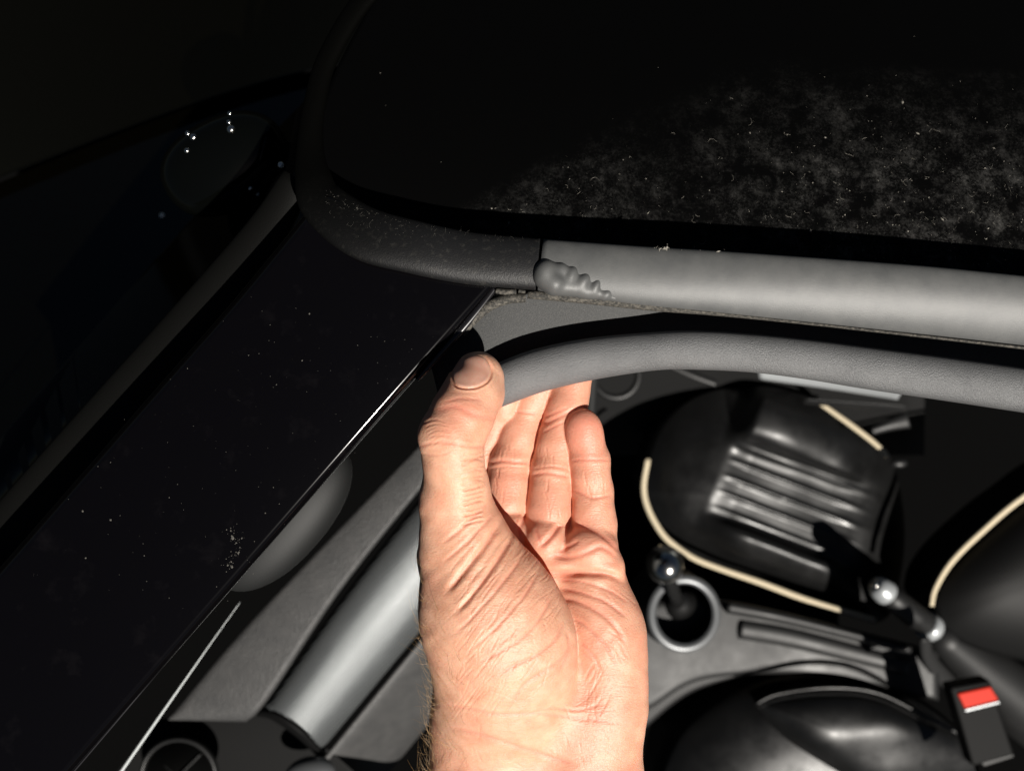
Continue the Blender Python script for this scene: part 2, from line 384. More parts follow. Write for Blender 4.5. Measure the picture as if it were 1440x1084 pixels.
def header_dust():
    v = []; f = []
    for q in range(200):
        a = rng.uniform(); b = rng.uniform() ** .8; x = 330 + (640 - 330) * b - a * 330; y = 400 + (70) * b + a * 400
        c = P(x, y, -24.5); sz = float(rng.exponential(.00009)) + .00005; i = len(v)
        u1 = Vector((math.cos(q), math.sin(q), 0)); u2 = Vector((-u1.y, u1.x, 0)); k = rng.uniform(.4, 1.2)
        v.extend([c + u1 * sz * k, c + u2 * sz, c - u1 * sz * k, c - u2 * sz, c + Vector((0, 0, sz * .7))]); f.extend([(i, i + 1, i + 4), (i + 1, i + 2, i + 4), (i + 2, i + 3, i + 4), (i + 3, i, i + 4)])
    # dried smear
    for q in range(70):
        t = rng.uniform(); x = 318 + 18 * math.sin(t * 3) + rng.normal() * (3 if q % 2 else 7); y = 800 - 62 * t + rng.normal() * 3
        c = P(x, y, -24.5); sz = float(rng.exponential(.00012)) + .00005; i = len(v)
        v.extend([c + Vector((sz, 0, 0)), c + Vector((0, sz * 1.6, 0)), c - Vector((sz, 0, 0)), c - Vector((0, sz, 0)), c + Vector((0, 0, sz * .5))]); f.extend([(i, i + 1, i + 4), (i + 1, i + 2, i + 4), (i + 2, i + 3, i + 4), (i + 3, i, i + 4)])
    o = newobj('dust_flecks', v, f, M['fluff_dim'], header, False); o['kind'] = 'stuff'
header_dust()

# screen glass, bonnet and door mirror to the left, far out of focus
loft('windscreen_glass', [(440, 130, .50, 2), (250, 330, .56, 2), (-250, 900, .62, 2)], [(400, 300, .385, 2), (262, 470, .39, 2), (-180, 1000, .40, 2)], flat(.4, .05), M['glass'], body, 30, 'd')
bon = loft('bonnet', [(700, -260, 1.0, 2), (250, -220, 1.1, 2), (-400, -160, 1.2, 2)], [(640, 60, .80, 2), (300, 136, .80, 2), (-300, 372, .80, 2)], flat(.4, .02), M['bonnet'], body, 30, 'd')
loft('wing_panel', [(640, 62, .815, 2), (300, 140, .815, 2), (-300, 380, .815, 2)], [(640, 420, .66, 2), (300, 620, .66, 2), (-300, 1300, .66, 2)], flat(.4, .02), M['bonnet'], body, 30, 'd')
mirror = tag(ellipsoid('door_mirror', (318, 232), .47, 92, 62, 40, 28, M['glass'], None, 2.3, (18, 0)), 'glossy black door mirror housing left of the rubber corner', 'mirror')

def surface_depth(x, y):
    best = .9
    for nm in ('door_mirror', 'wing_panel', 'bonnet', 'windscreen_glass'):
        me_ = bpy.data.objects[nm].data
        if nm not in _bv: _bv[nm] = BVHTree.FromPolygons([tuple(q.co) for q in me_.vertices], [tuple(q.vertices) for q in me_.polygons])
        h_ = _bv[nm].ray_cast(Vector((0, 0, CAM_Z)), (W(x, y, 1) - Vector((0, 0, CAM_Z))).normalized())
        if h_[0] is not None: best = min(best, CAM_Z - h_[0].z)
    return best
_bv = {}
for x, y, r in [(323, 160, 2.2), (322, 172, 2.2), (325, 182, 4.0), (263, 212, 2.6), (228, 303, 2.6), (395, 232, 3.0), (352, 265, 2.0), (272, 193, 3.2), (264, 188, 2.4)]:
    ellipsoid('water_drop', (x, y), surface_depth(x, y), r * 1.5, r * 1.5, r * 1.1, 0, M['drop'], mirror, seg=16, ring=10)

# sun visor tucked under the header
visor = tag(ellipsoid('sun_visor', (392, 720), .40, 130, 70, 42, 49, M['visor'], None, 2.2),
            'soft grey sun visor showing under the header edge', 'sun visor')

# ------------------------------------------------------------------ dashboard
dash = empty('dashboard', W(420, 900, 1.3), 'grey grained dashboard with a silver woven strip, left of the hand', 'dashboard')
loft('dash_top', [(650, 560, .80, 6), (590, 625, .80, 6), (358, 868, .80, 6), (246, 1000, .80, 6), (236, 1012, .80, 4)],
     [(668, 598, .80, 16), (604, 672, .80, 16), (480, 828, .80, 16), (376, 984, .80, 16), (346, 1014, .80, 6)], flat(.7, .22), M['dash'], dash, 60, 'd')
loft('woven_strip', [(672, 602, .83, 36), (596, 694, .83, 36), (486, 834, .83, 36), (372, 992, .83, 36)],
     [(772, 666, .85, 36), (700, 760, .85, 36), (600, 876, .85, 36), (454, 1052, .85, 36)], HALF[:22] + [(-1, -.6), (1, -.6)], M['weave'], dash, 70, 'd')
sweep('strip_end_band', [(362, 1000, .85, 7, 20), (386, 1004, .83, 9, 26), (424, 1030, .83, 9, 26), (456, 1064, .86, 7, 20)], ROUND, M['buckle'], dash, 30, 'd')
loft('lower_dash', [(778, 672, .88, 16), (606, 880, .88, 16), (462, 1056, .88, 16), (420, 1110, .88, 16)],
     [(820, 760, .98, 26), (700, 900, .98, 26), (560, 1070, .98, 26), (500, 1140, .98, 26)], flat(1, .5), M['dash'], dash, 50, 'd')
loft('dash_end', [(226, 1010, .86, 2), (100, 1160, .86, 2), (0, 1280, .86, 2)], [(372, 1000, .86, 2), (470, 1060, .88, 2), (620, 1200, .9, 2)], flat(.4, .03), M['buckle'], dash, 30, 'd')
# air vent: ring and blades
vc = W(252, 1090, .835)
vent = lathe('air_vent', [(vc + Vector((0, 0, .004 * math.sin(a))), Vector((0, 0, 1)), .040 + .003 * math.cos(a)) for a in np.linspace(0, 2 * math.pi, 12, endpoint=False)], M['console'], dash, 48, True)
lathe('vent_well', [(vc - Vector((0, 0, .002)), Vector((0, 0, 1)), .0375), (vc - Vector((0, 0, .012)), Vector((0, 0, 1)), .034)], M['carpet'], vent, 40)
sweep('blade', [(222, 1122, .838, 2.2, 4), (252, 1090, .836, 2.2, 4), (284, 1058, .838, 2.2, 4)], ROUND, M['console'], vent, 12, 'd')
sweep('blade', [(222, 1068, .840, 1.5, 3), (252, 1094, .838, 1.5, 3), (280, 1122, .840, 1.5, 3)], ROUND, M['plastic'], vent, 12, 'd')
ellipsoid('dial', (436, 1088), .83, 36, 24, 18, 10, M['ring'], dash)
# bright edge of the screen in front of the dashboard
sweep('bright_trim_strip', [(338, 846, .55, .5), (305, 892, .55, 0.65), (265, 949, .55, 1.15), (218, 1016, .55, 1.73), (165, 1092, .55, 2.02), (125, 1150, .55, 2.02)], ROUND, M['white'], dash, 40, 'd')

# ------------------------------------------------------------------ passenger seat (behind the seal)
seat = empty('car_seat', W(1080, 700, 1.6), 'black leather passenger seat with cream piping and ribbed centre, just under the seal', 'car seat', 'front car seats')
OUT = [(905, 690), (914, 640), (940, 590), (985, 556), (1050, 543), (1110, 549), (1160, 570), (1205, 602), (1252, 642), (1272, 740), (1262, 830), (1236, 874), (1160, 850), (1068, 818), (1018, 801), (977, 784), (948, 766), (922, 736)]
def hseat(x, y, r):
    c_, s_ = math.cos(.363), math.sin(.363); u = (x - 1110) * c_ + (y - 715) * s_; v = -(x - 1110) * s_ + (y - 715) * c_
    sm = lambda a, b, q: (lambda w: w * w * (3 - 2 * w))(min(1, max(0, (q - a) / (b - a))))
    h = .05 * (1 - r ** 3.5) - .018 * sm(-80, 90, u)
    G = math.exp(-((v + 106) / 46) ** 4) * sm(-125, -85, u) * (1 - sm(40, 130, u)); h += G * (.040 - .00034 * (v + 106) - .00010 * (u + 40))
    G = math.exp(-((v - 74) / 27) ** 4) * sm(-120, -30, u) * (1 - sm(70, 140, u)); h += G * (.026 - .00026 * (v - 74))
    m = sm(-112, -72, u) * (1 - sm(50, 125, u)) * sm(-78, -66, v) * (1 - sm(44, 54, v))
    h += m * (.0030 * math.exp(-((((v + 70) % 23.5) - 11.75) / 3.4) ** 2) - .010)
    h += .0012 * math.sin(u * .05 + v * .03) * math.sin(v * .06 - u * .02)
    return h
cush = pad('cushion', OUT, 1.25, M['leather'], seat, hseat, .16, 260, 110)
sweep('piping', [(911, 645, 1.205, 4.2), (905, 684, 1.205, 4.2), (911, 714, 1.205, 4.2), (929, 747, 1.205, 4.2), (948, 766, 1.205, 4.2), (977, 785, 1.205, 4.2), (1018, 801, 1.205, 4.2), (1068, 818, 1.205, 4.4), (1121, 838, 1.205, 4.4), (1160, 851, 1.205, 4.4), (1232, 873, 1.205, 4.6)], ROUND, M['piping'], cush, 90, 'd')
sweep('piping', [(1152, 566, 1.145, 3.2), (1200, 600, 1.145, 3.8), (1232, 625, 1.145, 3.6), (1248, 642, 1.145, 3)], ROUND, M['piping'], cush, 30, 'd')
BO = [(1312, 850), (1318, 822), (1340, 788), (1380, 748), (1440, 700), (1540, 640), (1700, 640), (1720, 800), (1640, 900), (1500, 930), (1400, 920), (1330, 890)]
back = pad('backrest', BO, 1.15, M['back_leather'], seat, lambda x, y, r: .05 * (1 - r ** 3), .10)
sweep('piping', [(1310, 852, 1.135, 3.4), (1315, 828, 1.135, 4), (1338, 790, 1.135, 4.4), (1380, 748, 1.135, 4.4), (1440, 698, 1.135, 4.6), (1540, 636, 1.135, 4.6)], ROUND, M['piping'], back, 50, 'd')

# driver's seat at the bottom edge
seat2 = empty('car_seat', W(1180, 1120, 1.5), 'black leather seat with stitched glossy bolster at the bottom edge', 'car seat', 'front car seats')
O2 = [(925, 1100), (945, 1050), (969, 1015), (1019, 977), (1067, 956), (1122, 944), (1180, 945), (1240, 956), (1300, 985), (1360, 1034), (1420, 1084), (1480, 1150), (1440, 1260), (1200, 1330), (980, 1290), (920, 1190)]
cush2 = pad('cushion', O2, 1.22, M['leather'], seat2, lambda x, y, r: .055 * (1 - r ** 4), .16, 120, 30)
B2 = [(1064, 988), (1094, 975), (1164, 966), (1233, 973), (1300, 1005), (1370, 1045), (1450, 1108), (1410, 1190), (1270, 1140), (1180, 1086), (1110, 1042), (1076, 1008)]
bol = pad('bolster', B2, 1.16, M['leather'], seat2, lambda x, y, r: .030 * max(-.6, 1 - ((x - 1175) / 200) ** 2 - ((y - 1012) / 105) ** 2) * (1 - r ** 6) + .012 * (1 - r ** 4) + .0022 * math.sin(x * .035 + y * .05) * math.sin(y * .045 - x * .02), .05, 160, 60)
sweep('seam', [(1062, 990, 1.14, 2.6), (1094, 976, 1.14, 2.6), (1164, 967, 1.135, 2.6), (1233, 974, 1.135, 2.6), (1300, 1006, 1.14, 2.6), (1362, 1040, 1.145, 2.6), (1430, 1092, 1.15, 2.6)], ROUND, M['leather'], bol, 60, 'd')
sp = spline([(1068, 993), (1094, 982), (1164, 974), (1233, 981), (1300, 1013)], 46)
for a in sp:
    n_ = Vector((a[0] - 1190, a[1] - 1110)).normalized()
    sweep('stitch', [(a[0] - n_.x * 3, a[1] - n_.y * 3, 1.13, 1.0, 1.2), (a[0] + n_.x * 2, a[1] + n_.y * 2, 1.13, 1.0, 1.2)], ROUND[::4], M['console'], bol, 2, 'd')
sweep('piping', [(1352, 1028, 1.145, 2.2), (1385, 1055, 1.145, 3), (1425, 1090, 1.145, 3.2), (1470, 1130, 1.15, 3.2)], ROUND, M['piping'], bol, 30, 'd')

# ------------------------------------------------------------------ centre console, gear lever, handbrake, buckle
con = empty('centre_console', W(1000, 900, 1.55), 'black plastic centre console with round gear lever well, between the seats', 'console')
loft('console_body', [(800, 850, 1.19, 8), (905, 845, 1.185, 8), (1010, 842, 1.185, 8), (1150, 872, 1.185, 8), (1320, 915, 1.185, 8)],
     [(830, 1010, 1.19, 8), (905, 1000, 1.185, 8), (990, 955, 1.185, 8), (1150, 950, 1.185, 8), (1320, 985, 1.185, 8)], flat(.8, .2), M['console'], con, 50, 'd')
loft('console_deck', [(840, 880, 1.19, 6), (905, 900, 1.19, 6), (960, 912, 1.19, 6), (1052, 936, 1.19, 3)], [(830, 1090, 1.19, 6), (900, 1030, 1.19, 6), (970, 975, 1.19, 6), (1056, 945, 1.19, 3)], flat(.9, .3), M['plastic'], con, 40, 'd')
sweep('console_ridge', [(1022, 853, 1.17, 9, 8), (1100, 868, 1.17, 8, 8), (1190, 890, 1.17, 7, 8), (1282, 914, 1.17, 6, 8)], ROUND, M['console'], con, 40, 'd')
sweep('console_ridge', [(1040, 884, 1.18, 15, 9), (1110, 896, 1.18, 15, 9), (1200, 918, 1.18, 14, 9), (1278, 938, 1.18, 13, 9)], ROUND, M['console'], con, 40, 'd')
rc_ = W(962, 862, 1.14); ax = Vector((.12, .10, 1)).normalized(); s_ = 1.14 / FPX
ring = lathe('lever_well', [(rc_ + ax * (.004 * math.sin(a)), ax, s_ * (47 + 6.5 * math.cos(a))) for a in np.linspace(0, 2 * math.pi, 14, endpoint=False)], M['ring'], con, 56, True)
lathe('well_wall', [(rc_, ax, s_ * 49), (rc_ - ax * .05, ax, s_ * 56), (rc_ - ax * .09, ax, s_ * 60)], M['console'], con, 48)
wv = bpy.data.objects['well_wall']; 
bm = bmesh.new(); bm.from_mesh(wv.data); bmesh.ops.delete(bm, geom=[f for f in bm.faces if len(f.verts) > 4], context='FACES_ONLY'); bm.to_mesh(wv.data); bm.free()
gl = empty('gear_lever', W(955, 850, 1.22), 'chrome ball-topped gear lever standing beside the hand', 'gear lever')
kc = W(935, 793, 1.02)
ellipsoid('knob', (935, 793), 1.02, 26, 27, 27, 0, M['chrome'], gl)
lathe('lever_shaft', [(kc + Vector((.003, -.004, -.022)), Vector((.1, -.1, 1)), .010), (W(950, 838, 1.10), Vector((.1, -.1, 1)), .008), (W(960, 858, 1.22), Vector((.1, -.1, 1)), .012)], M['plastic'], gl, 24)
lathe('gaiter', [(W(955, 845, 1.15), Vector((0, 0, 1)), .012), (W(958, 852, 1.18), Vector((0, 0, 1)), .026), (W(960, 860, 1.22), Vector((0, 0, 1)), .046)], M['leather'], gl, 24)

hb = empty('handbrake', W(1400, 950, 1.3), 'handbrake lever with silver button and collar beside the red belt buckle', 'handbrake')
A = W(1240, 829, 1.12); B = W(1300, 876, 1.15); Cc = W(1440, 985, 1.24); dv = (B - A).normalized()
k_ = 1.13 / FPX
lathe('grip', [(A, dv, 15 * k_), (A.lerp(B, .3), dv, 17 * k_), (A.lerp(B, .7), dv, 17.5 * k_), (B, dv, 17 * k_)], M['console'], hb, 32)
lathe('button', [(A - dv * .016, dv, 9 * k_), (A - dv * .014, dv, 12 * k_), (A - dv * .008, dv, 15.5 * k_), (A + dv * .003, dv, 17 * k_), (A + dv * .010, dv, 17 * k_)], M['satin'], hb, 32)
lathe('button_tip', [(A - dv * .021, dv, 4 * k_), (A - dv * .020, dv, 7 * k_), (A - dv * .015, dv, 8 * k_)], M['chrome'], hb, 24)
lathe('collar', [(B, dv, 18 * k_), (B + dv * .004, dv, 19.5 * k_), (B + dv * .013, dv, 20 * k_), (B + dv * .018, dv, 19 * k_)], M['satin'], hb, 32)
d2 = (Cc - B).normalized(); gv = []
for i, (t, r) in enumerate([(.10, 19), (.2, 24), (.32, 27), (.45, 33), (.6, 38), (.8, 46), (1.0, 52), (1.3, 60)]):
    gv.append((B + (Cc - B) * t - Vector((0, 0, .012 * t)), d2, r * k_ * (1 + .05 * (-1) ** i)))
lathe('gaiter', gv, M['gaiter'], hb, 32)
sweep('gaiter_fold', [(1300, 898, 1.13, 8, 6), (1306, 925, 1.16, 10, 8), (1330, 955, 1.2, 12, 8), (1350, 968, 1.22, 8, 6)], ROUND, M['gaiter'], hb, 24, 'd')

bk = empty('seat_belt_buckle', W(1390, 1050, 1.2), 'black seat belt buckle with bright red press button', 'buckle')
def hexa(name, quad, d0, d1, mat, parent, bev=.002):
    vs_ = [W(x, y, d0[i] if isinstance(d0, (list, tuple)) else d0) for i, (x, y) in enumerate(quad)]
    vs_ += [v - Vector((0, 0, d1)) for v in vs_]
    o = newobj(name, vs_, [(0, 1, 2, 3), (7, 6, 5, 4), (0, 4, 5, 1), (1, 5, 6, 2), (2, 6, 7, 3), (3, 7, 4, 0)], mat, parent, False)
    b = o.modifiers.new('bevel', 'BEVEL'); b.width = bev; b.segments = 3
    return o
hexa('buckle_body', [(1336, 966), (1393, 956), (1428, 1062), (1368, 1078)], 1.0, .022, M['buckle'], bk, .004)
hexa('press_button', [(1347, 975), (1393, 965), (1405, 984), (1357, 996)], .997, .012, M['red'], bk, .002)
hexa('button_edge', [(1357, 997.5), (1405, 985.5), (1406.5, 988.5), (1358.5, 1000.5)], .9985, .008, M['satin'], bk, .0006)
hexa('belt_stalk', [(1372, 1068), (1424, 1054), (1450, 1140), (1396, 1150)], 1.03, .012, M['carpet'], bk, .003)
hexa('stalk_band', [(1378, 1070), (1424, 1058), (1428, 1064), (1384, 1078)], 1.02, .01, M['console'], bk, .002)

# ------------------------------------------------------------------ passenger door card behind the seat
door = empty('door_card', W(1050, 520, 1.5), 'dark inner door panel with pale sill strip, seen under the seal', 'door')
loft('door_panel', [(760, 440, 1.1, 4), (1300, 470, 1.1, 4)], [(760, 640, 1.5, 4), (1300, 640, 1.5, 4)], flat(.5, .05), M['door'], door, 20, 'd')
loft('sill_strip', [(1064, 505, 1.02, 4), (1160, 520, 1.02, 4), (1276, 538, 1.02, 4)], [(1068, 533, 1.04, 4), (1160, 546, 1.05, 4), (1262, 562, 1.07, 4)], flat(1, .4), M['satin'], door, 30, 'd')
loft('arm_rest', [(1130, 560, 1.09, 3), (1276, 570, 1.09, 3)], [(1130, 568, 1.1, 3), (1274, 580, 1.1, 3)], flat(1, .4), M['console'], door, 20, 'd')
lathe('speaker_ring', [(W(866, 527, 1.08) + Vector((0, 0, .004 * math.sin(a))), Vector((0, 0, 1)), 1.08 / FPX * (32 + 5 * math.cos(a))) for a in np.linspace(0, 2 * math.pi, 12, endpoint=False)], M['console'], door, 48, True)
sweep('door_pull', [(938, 512, 1.08, 5, 4), (975, 528, 1.08, 6, 4), (1008, 540, 1.08, 5, 3)], ROUND, M['console'], door, 20, 'd')
sweep('pale_pillar', [(834, 505, 1.0, 10, 8), (832, 545, 1.0, 9, 8), (830, 590, 1.0, 8, 8)], ROUND, M['visor'], door, 20, 'd')
sweep('belt_guide', [(1226, 606, 1.12, 6, 5), (1252, 597, 1.12, 9, 6), (1278, 590, 1.12, 12, 6)], ROUND, M['console'], door, 20, 'd')
ellipsoid('guide_button', (1264, 651), 1.12, 12, 7, 6, 0, M['console'], door)

# ------------------------------------------------------------------ loose seal pinched by the hand
seal = tag(sweep('door_seal', [(640, 574, -56, 25), (672, 556, -50, 28), (710, 538.5, -44, 30), (761, 520, -38, 30.5), (833, 504.5, -34, 29.5), (920, 494, -32, 27), (981, 492.5, -30, 27.5), (1061, 497, -30, 27), (1140, 506, -30, 28), (1222, 518, -30, 29.5), (1330, 533, -30, 30.5), (1440, 549, -30, 31), (1600, 573, -30, 31)], [(math.cos(a), .85 * math.sin(a)) for a in np.linspace(0, 2 * math.pi, 32, endpoint=False)], M['seal'], None, 150),
           'long grey grained foam seal pulled loose below the rail, pinched in the hand', 'seal')

# ------------------------------------------------------------------ solid modelling by distance fields (hand, melted lumps)
def PX(px, py, z):
    k = (FPX - z) / FPX
    return np.array([(px - 720) * k, (542 - py) * k, z]), k
class Field:
    def __init__(s, lo, hi, h):
        s.lo = np.array(lo, np.float32); s.h = h
        s.n = np.ceil((np.array(hi) - s.lo) / h).astype(int) + 1
        s.D = np.full(s.n, 1e3, np.float32)
    def box(s, lo, hi):
        a = np.clip(np.floor((lo - s.lo) / s.h).astype(int), 0, s.n); b = np.clip(np.ceil((hi - s.lo) / s.h).astype(int) + 1, 0, s.n)
        sl = tuple(slice(a[i], b[i]) for i in range(3))
        g = [(s.lo[i] + s.h * np.arange(a[i], b[i])).astype(np.float32) for i in range(3)]
        return sl, g[0][:, None, None], g[1][None, :, None], g[2][None, None, :]
    def smin(s, sl, d, k):
        D = s.D[sl]; h = np.clip(0.5 + 0.5 * (d - D) / k, 0, 1).astype(np.float32)
        s.D[sl] = d * (1 - h) + D * h - k * h * (1 - h)
    def cone(s, a, b, ra, rb, k=8, flatz=1.0):
        """round cone between pixel joints a, b (px,py,z), radii px; flatz < 1 thins it towards the camera"""
        A, ka = PX(*a); B, kb = PX(*b); ra *= ka; rb *= kb
        m = max(ra, rb) + k + 14
        sl, x, y, z = s.box(np.minimum(A, B) - m, np.maximum(A, B) + m)
        f = 1 / flatz
        d = B - A; d2 = d[0] ** 2 + d[1] ** 2 + (d[2] * f) ** 2 + 1e-6
        px, py, pz = x - A[0], y - A[1], (z - A[2]) * f
        t = np.clip((px * d[0] + py * d[1] + pz * d[2] * f) / d2, 0, 1)
        q = np.sqrt((px - d[0] * t) ** 2 + (py - d[1] * t) ** 2 + (pz - d[2] * f * t) ** 2) - (ra + (rb - ra) * t)
        s.smin(sl, q.astype(np.float32), k)
    def ell(s, c, r, ang=0, k=10):
        C, kc = PX(*c); r = np.array(r, float) * kc; m = r.max() + k + 14
        sl, x, y, z = s.box(C - m, C + m)
        ca, sa = math.cos(math.radians(ang)), math.sin(math.radians(ang))
        u = ((x - C[0]) * ca + (y - C[1]) * sa); v = (-(x - C[0]) * sa + (y - C[1]) * ca); w = z - C[2]
        k0 = np.sqrt((u / r[0]) ** 2 + (v / r[1]) ** 2 + (w / r[2]) ** 2)
        k1 = np.sqrt((u / r[0] ** 2) ** 2 + (v / r[1] ** 2) ** 2 + (w / r[2] ** 2) ** 2) + 1e-6
        s.smin(sl, (k0 * (k0 - 1) / k1).astype(np.float32), k)
    def chain(s, joints, k=8, flatz=1.0):
        for a, b in zip(joints[:-1], joints[1:]): s.cone(a[:3], b[:3], a[3], b[3], k, flatz)

def nets(D, lo, h):
    """naive surface nets"""
    S = D < 0
    n = np.array(D.shape) - 1
    cnt = np.zeros(n, np.uint8)
    offs = [(i, j, k) for i in (0, 1) for j in (0, 1) for k in (0, 1)]
    for o in offs: cnt += S[o[0]:o[0] + n[0], o[1]:o[1] + n[1], o[2]:o[2] + n[2]]
    act = np.argwhere((cnt > 0) & (cnt < 8))
    idx = np.full(n, -1, np.int32); idx[act[:, 0], act[:, 1], act[:, 2]] = np.arange(len(act))
    val = {o: D[act[:, 0] + o[0], act[:, 1] + o[1], act[:, 2] + o[2]] for o in offs}
    acc = np.zeros((len(act), 3)); c = np.zeros(len(act))
    for o in offs:
        for ax in range(3):
            if o[ax]: continue
            q = list(o); q[ax] = 1; q = tuple(q); a, b = val[o], val[q]
            m = (a < 0) != (b < 0); t = np.where(m, a / np.where(m, a - b, 1), 0)
            p = np.tile(np.array(o, float), (len(act), 1)); p[:, ax] = t
            acc[m] += p[m]; c[m] += 1
    V = lo + h * (act + acc / c[:, None])
    F = []
    for ax in range(3):
        b, d = (ax + 1) % 3, (ax + 2) % 3
        s0 = [slice(None)] * 3; s1 = [slice(None)] * 3; s0[ax] = slice(0, -1); s1[ax] = slice(1, None)
        ch = np.argwhere(S[tuple(s0)] != S[tuple(s1)])
        ok = (ch[:, b] > 0) & (ch[:, d] > 0) & (ch[:, b] < n[b]) & (ch[:, d] < n[d]); ch = ch[ok]
        q = []
        for ob, od in ((-1, -1), (0, -1), (0, 0), (-1, 0)):
            e = ch.copy(); e[:, b] += ob; e[:, d] += od; q.append(idx[e[:, 0], e[:, 1], e[:, 2]])
        q = np.stack(q, 1); neg = S[ch[:, 0], ch[:, 1], ch[:, 2]]
        q[~neg] = q[~neg][:, ::-1]; F.append(q)
    return V, np.vstack(F)
def mesh_np(name, V, F):
    me = bpy.data.meshes.new(name)
    me.vertices.add(len(V)); me.vertices.foreach_set('co', V.astype(np.float32).ravel())
    me.loops.add(F.size); me.loops.foreach_set('vertex_index', F.astype(np.int32).ravel())
    me.polygons.add(len(F)); me.polygons.foreach_set('loop_start', np.arange(0, F.size, 4, dtype=np.int32))
    me.update(calc_edges=True)
    me.polygons.foreach_set('use_smooth', [True] * len(me.polygons))
    return me
def to_world(V): return np.stack([V[:, 0] * U, V[:, 1] * U, CAM_Z - D0 + V[:, 2] * U], 1)

# melted lumps on the rail
fb = Field((0, 90, -45), (160, 190, 30), .8)
for x, y, z, rx, ry, a in [(767, 386, -7, 18, 21, -10), (779, 399, -6, 17, 17, 20), (788, 381, -9, 12, 12, 0), (799, 404, -11, 19, 13, 0), (803, 388, -6, 9, 14, -20), (819, 409, -14, 18, 11, -12), (820, 396, -8, 9.5, 13, -34), (838, 413, -16, 15, 8, -12), (838, 402, -9, 6.5, 11, -24), (853, 414, -14, 7, 9, -38), (864, 419, -19, 7, 5, 0)]:
    fb.ell((x, y, z), (rx, ry, min(rx, ry) * 1.0 + 3), a, 8.5)
V, F = nets(fb.D, fb.lo, fb.h)
me = mesh_np('melted_lump', to_world(V), F); me.materials.append(M['rubber'])
o = bpy.data.objects.new('melted_lump', me); col.objects.link(o); adopt(o, rail); o['label'] = 'melted wavy lump of rubber at the joint'

# ------------------------------------------------------------------ the hand
HH = 2.0
LO, HI = (-185, -640, -215), (235, 70, 130)
def F0(): return Field(LO, HI, HH)
# palm and forearm
palm = F0()
palm.chain([(690, 1010, -78, 82), (688, 1130, -70, 84), (686, 1300, -60, 90)], 40, .8)
palm.chain([(822, 1000, -70, 84), (815, 1130, -66, 84), (810, 1300, -60, 88)], 40, .8)
palm.chain([(632, 782, -112, 46), (660, 880, -100, 56), (700, 980, -80, 66)], 26)
palm.chain([(702, 784, -106, 44), (722, 880, -112, 50), (740, 980, -84, 60)], 26)
palm.chain([(768, 792, -94, 44), (784, 880, -116, 50), (785, 980, -84, 60)], 26)
palm.chain([(832, 808, -72, 45), (846, 880, -74, 50), (838, 970, -72, 62)], 26)
palm.ell((848, 915, -52), (58, 108, 44), 8, 30)          # little-finger side of the palm
palm.ell((800, 1015, -48), (92, 46, 32), 0, 34)
for c, r, a in [((716, 752, -82), (34, 38, 32), 10), ((768, 760, -62), (31, 33, 28), 18), ((830, 772, -46), (37, 30, 26), -16), ((803, 790, -52), (44, 17, 20), -2), ((852, 795, -50), (28, 24, 22), -30)]:
    palm.ell(c, r, a, 8)
# thumb and its ball
th = F0()
th.chain([(640, 708, 14, 45), (641, 680, 24, 42.5), (637, 645, 38, 42), (635, 612, 46, 43.5), (650, 584, 38, 44), (663, 556, 26, 40.5), (672, 530, 12, 35.5)], 10)
th.ell((627, 610, 52), (37, 28, 30), 20, 12)             # bent joint
th.ell((676, 545, 8), (32, 44, 30), 14, 10)             # pad
th.chain([(640, 706, 14, 46), (655, 770, 6, 62), (684, 850, 0, 92), (700, 890, -10, 99), (706, 950, -34, 92), (702, 1010, -62, 80)], 24, .8)
th.ell((742, 905, 2), (62, 84, 44), 24, 26)
# fingers
def finger(js, pads=()):
    f = F0(); f.chain(js, 7)
    for c, r, a in pads: f.ell(c, r, a, 7)
    return f
fi = finger([(640, 782, -116, 36), (664, 690, -138, 32), (680, 640, -132, 30), (700, 580, -118, 28), (716, 545, -98, 25)], [((708, 565, -100), (24, 30, 20), 20)])
fm = finger([(706, 780, -98, 34), (714, 705, -98, 31), (719, 650, -106, 31), (732, 605, -112, 28.5), (744, 570, -112, 27), (764, 528, -98, 24)], [((716, 682, -88), (27, 28, 20), 2), ((730, 618, -98), (25, 27, 18), 15), ((756, 550, -98), (23, 30, 18), 22)])
fr = finger([(768, 786, -86, 34), (772, 715, -80, 31), (776, 662, -88, 30), (786, 615, -94, 28.5), (797, 572, -92, 28.5), (808, 530, -92, 25)], [((773, 694, -72), (27, 28, 20), 2), ((781, 632, -80), (25, 28, 17), 8), ((798, 552, -94), (29, 28, 18), 15)])
fp = finger([(834, 806, -72, 36), (835, 735, -74, 31.5), (833, 692, -76, 29), (829, 648, -72, 28), (819, 600, -66, 25.5)], [((834, 716, -60), (27, 26, 18), 0), ((832, 670, -60), (25, 22, 18), 4), ((823, 610, -58), (25, 32, 18), 6)])
# unite: fingers meet at sharp folds, thumb ball overhangs the palm but melts into the wrist
D = palm.D; G = np.zeros(D.shape, np.uint8)
gy = (palm.lo[1] + HH * np.arange(palm.n[1])).astype(np.float32)[None, :, None]
py_ = 542 - gy
def unite(D, f, k, g):
    hit_ = f.D < 60; sl = []
    for ax in range(3):
        w = np.where(hit_.any(axis=tuple(q for q in range(3) if q != ax)))[0]; sl.append(slice(w[0], w[-1] + 1))
    sl = tuple(sl); A = D[sl]; E = f.D[sl]; kk = k[:, sl[1], :]
    h = np.clip(.5 + .5 * (E - A) / kk, 0, 1)
    Gs = G[sl]; Gs[E < A] = g
    D[sl] = E * (1 - h) + A * h - kk * h * (1 - h)
for g_, f_ in ((2, fi), (3, fm), (4, fr), (5, fp)):
    unite(D, f_, (np.clip((py_ - 735) / 40, 0, 1) * 14 + 2.0).astype(np.float32), g_)
unite(D, th, (np.clip((py_ - 925) / 80, 0, 1) * 40 + 4).astype(np.float32), 1)
V, F = nets(D, palm.lo, HH)
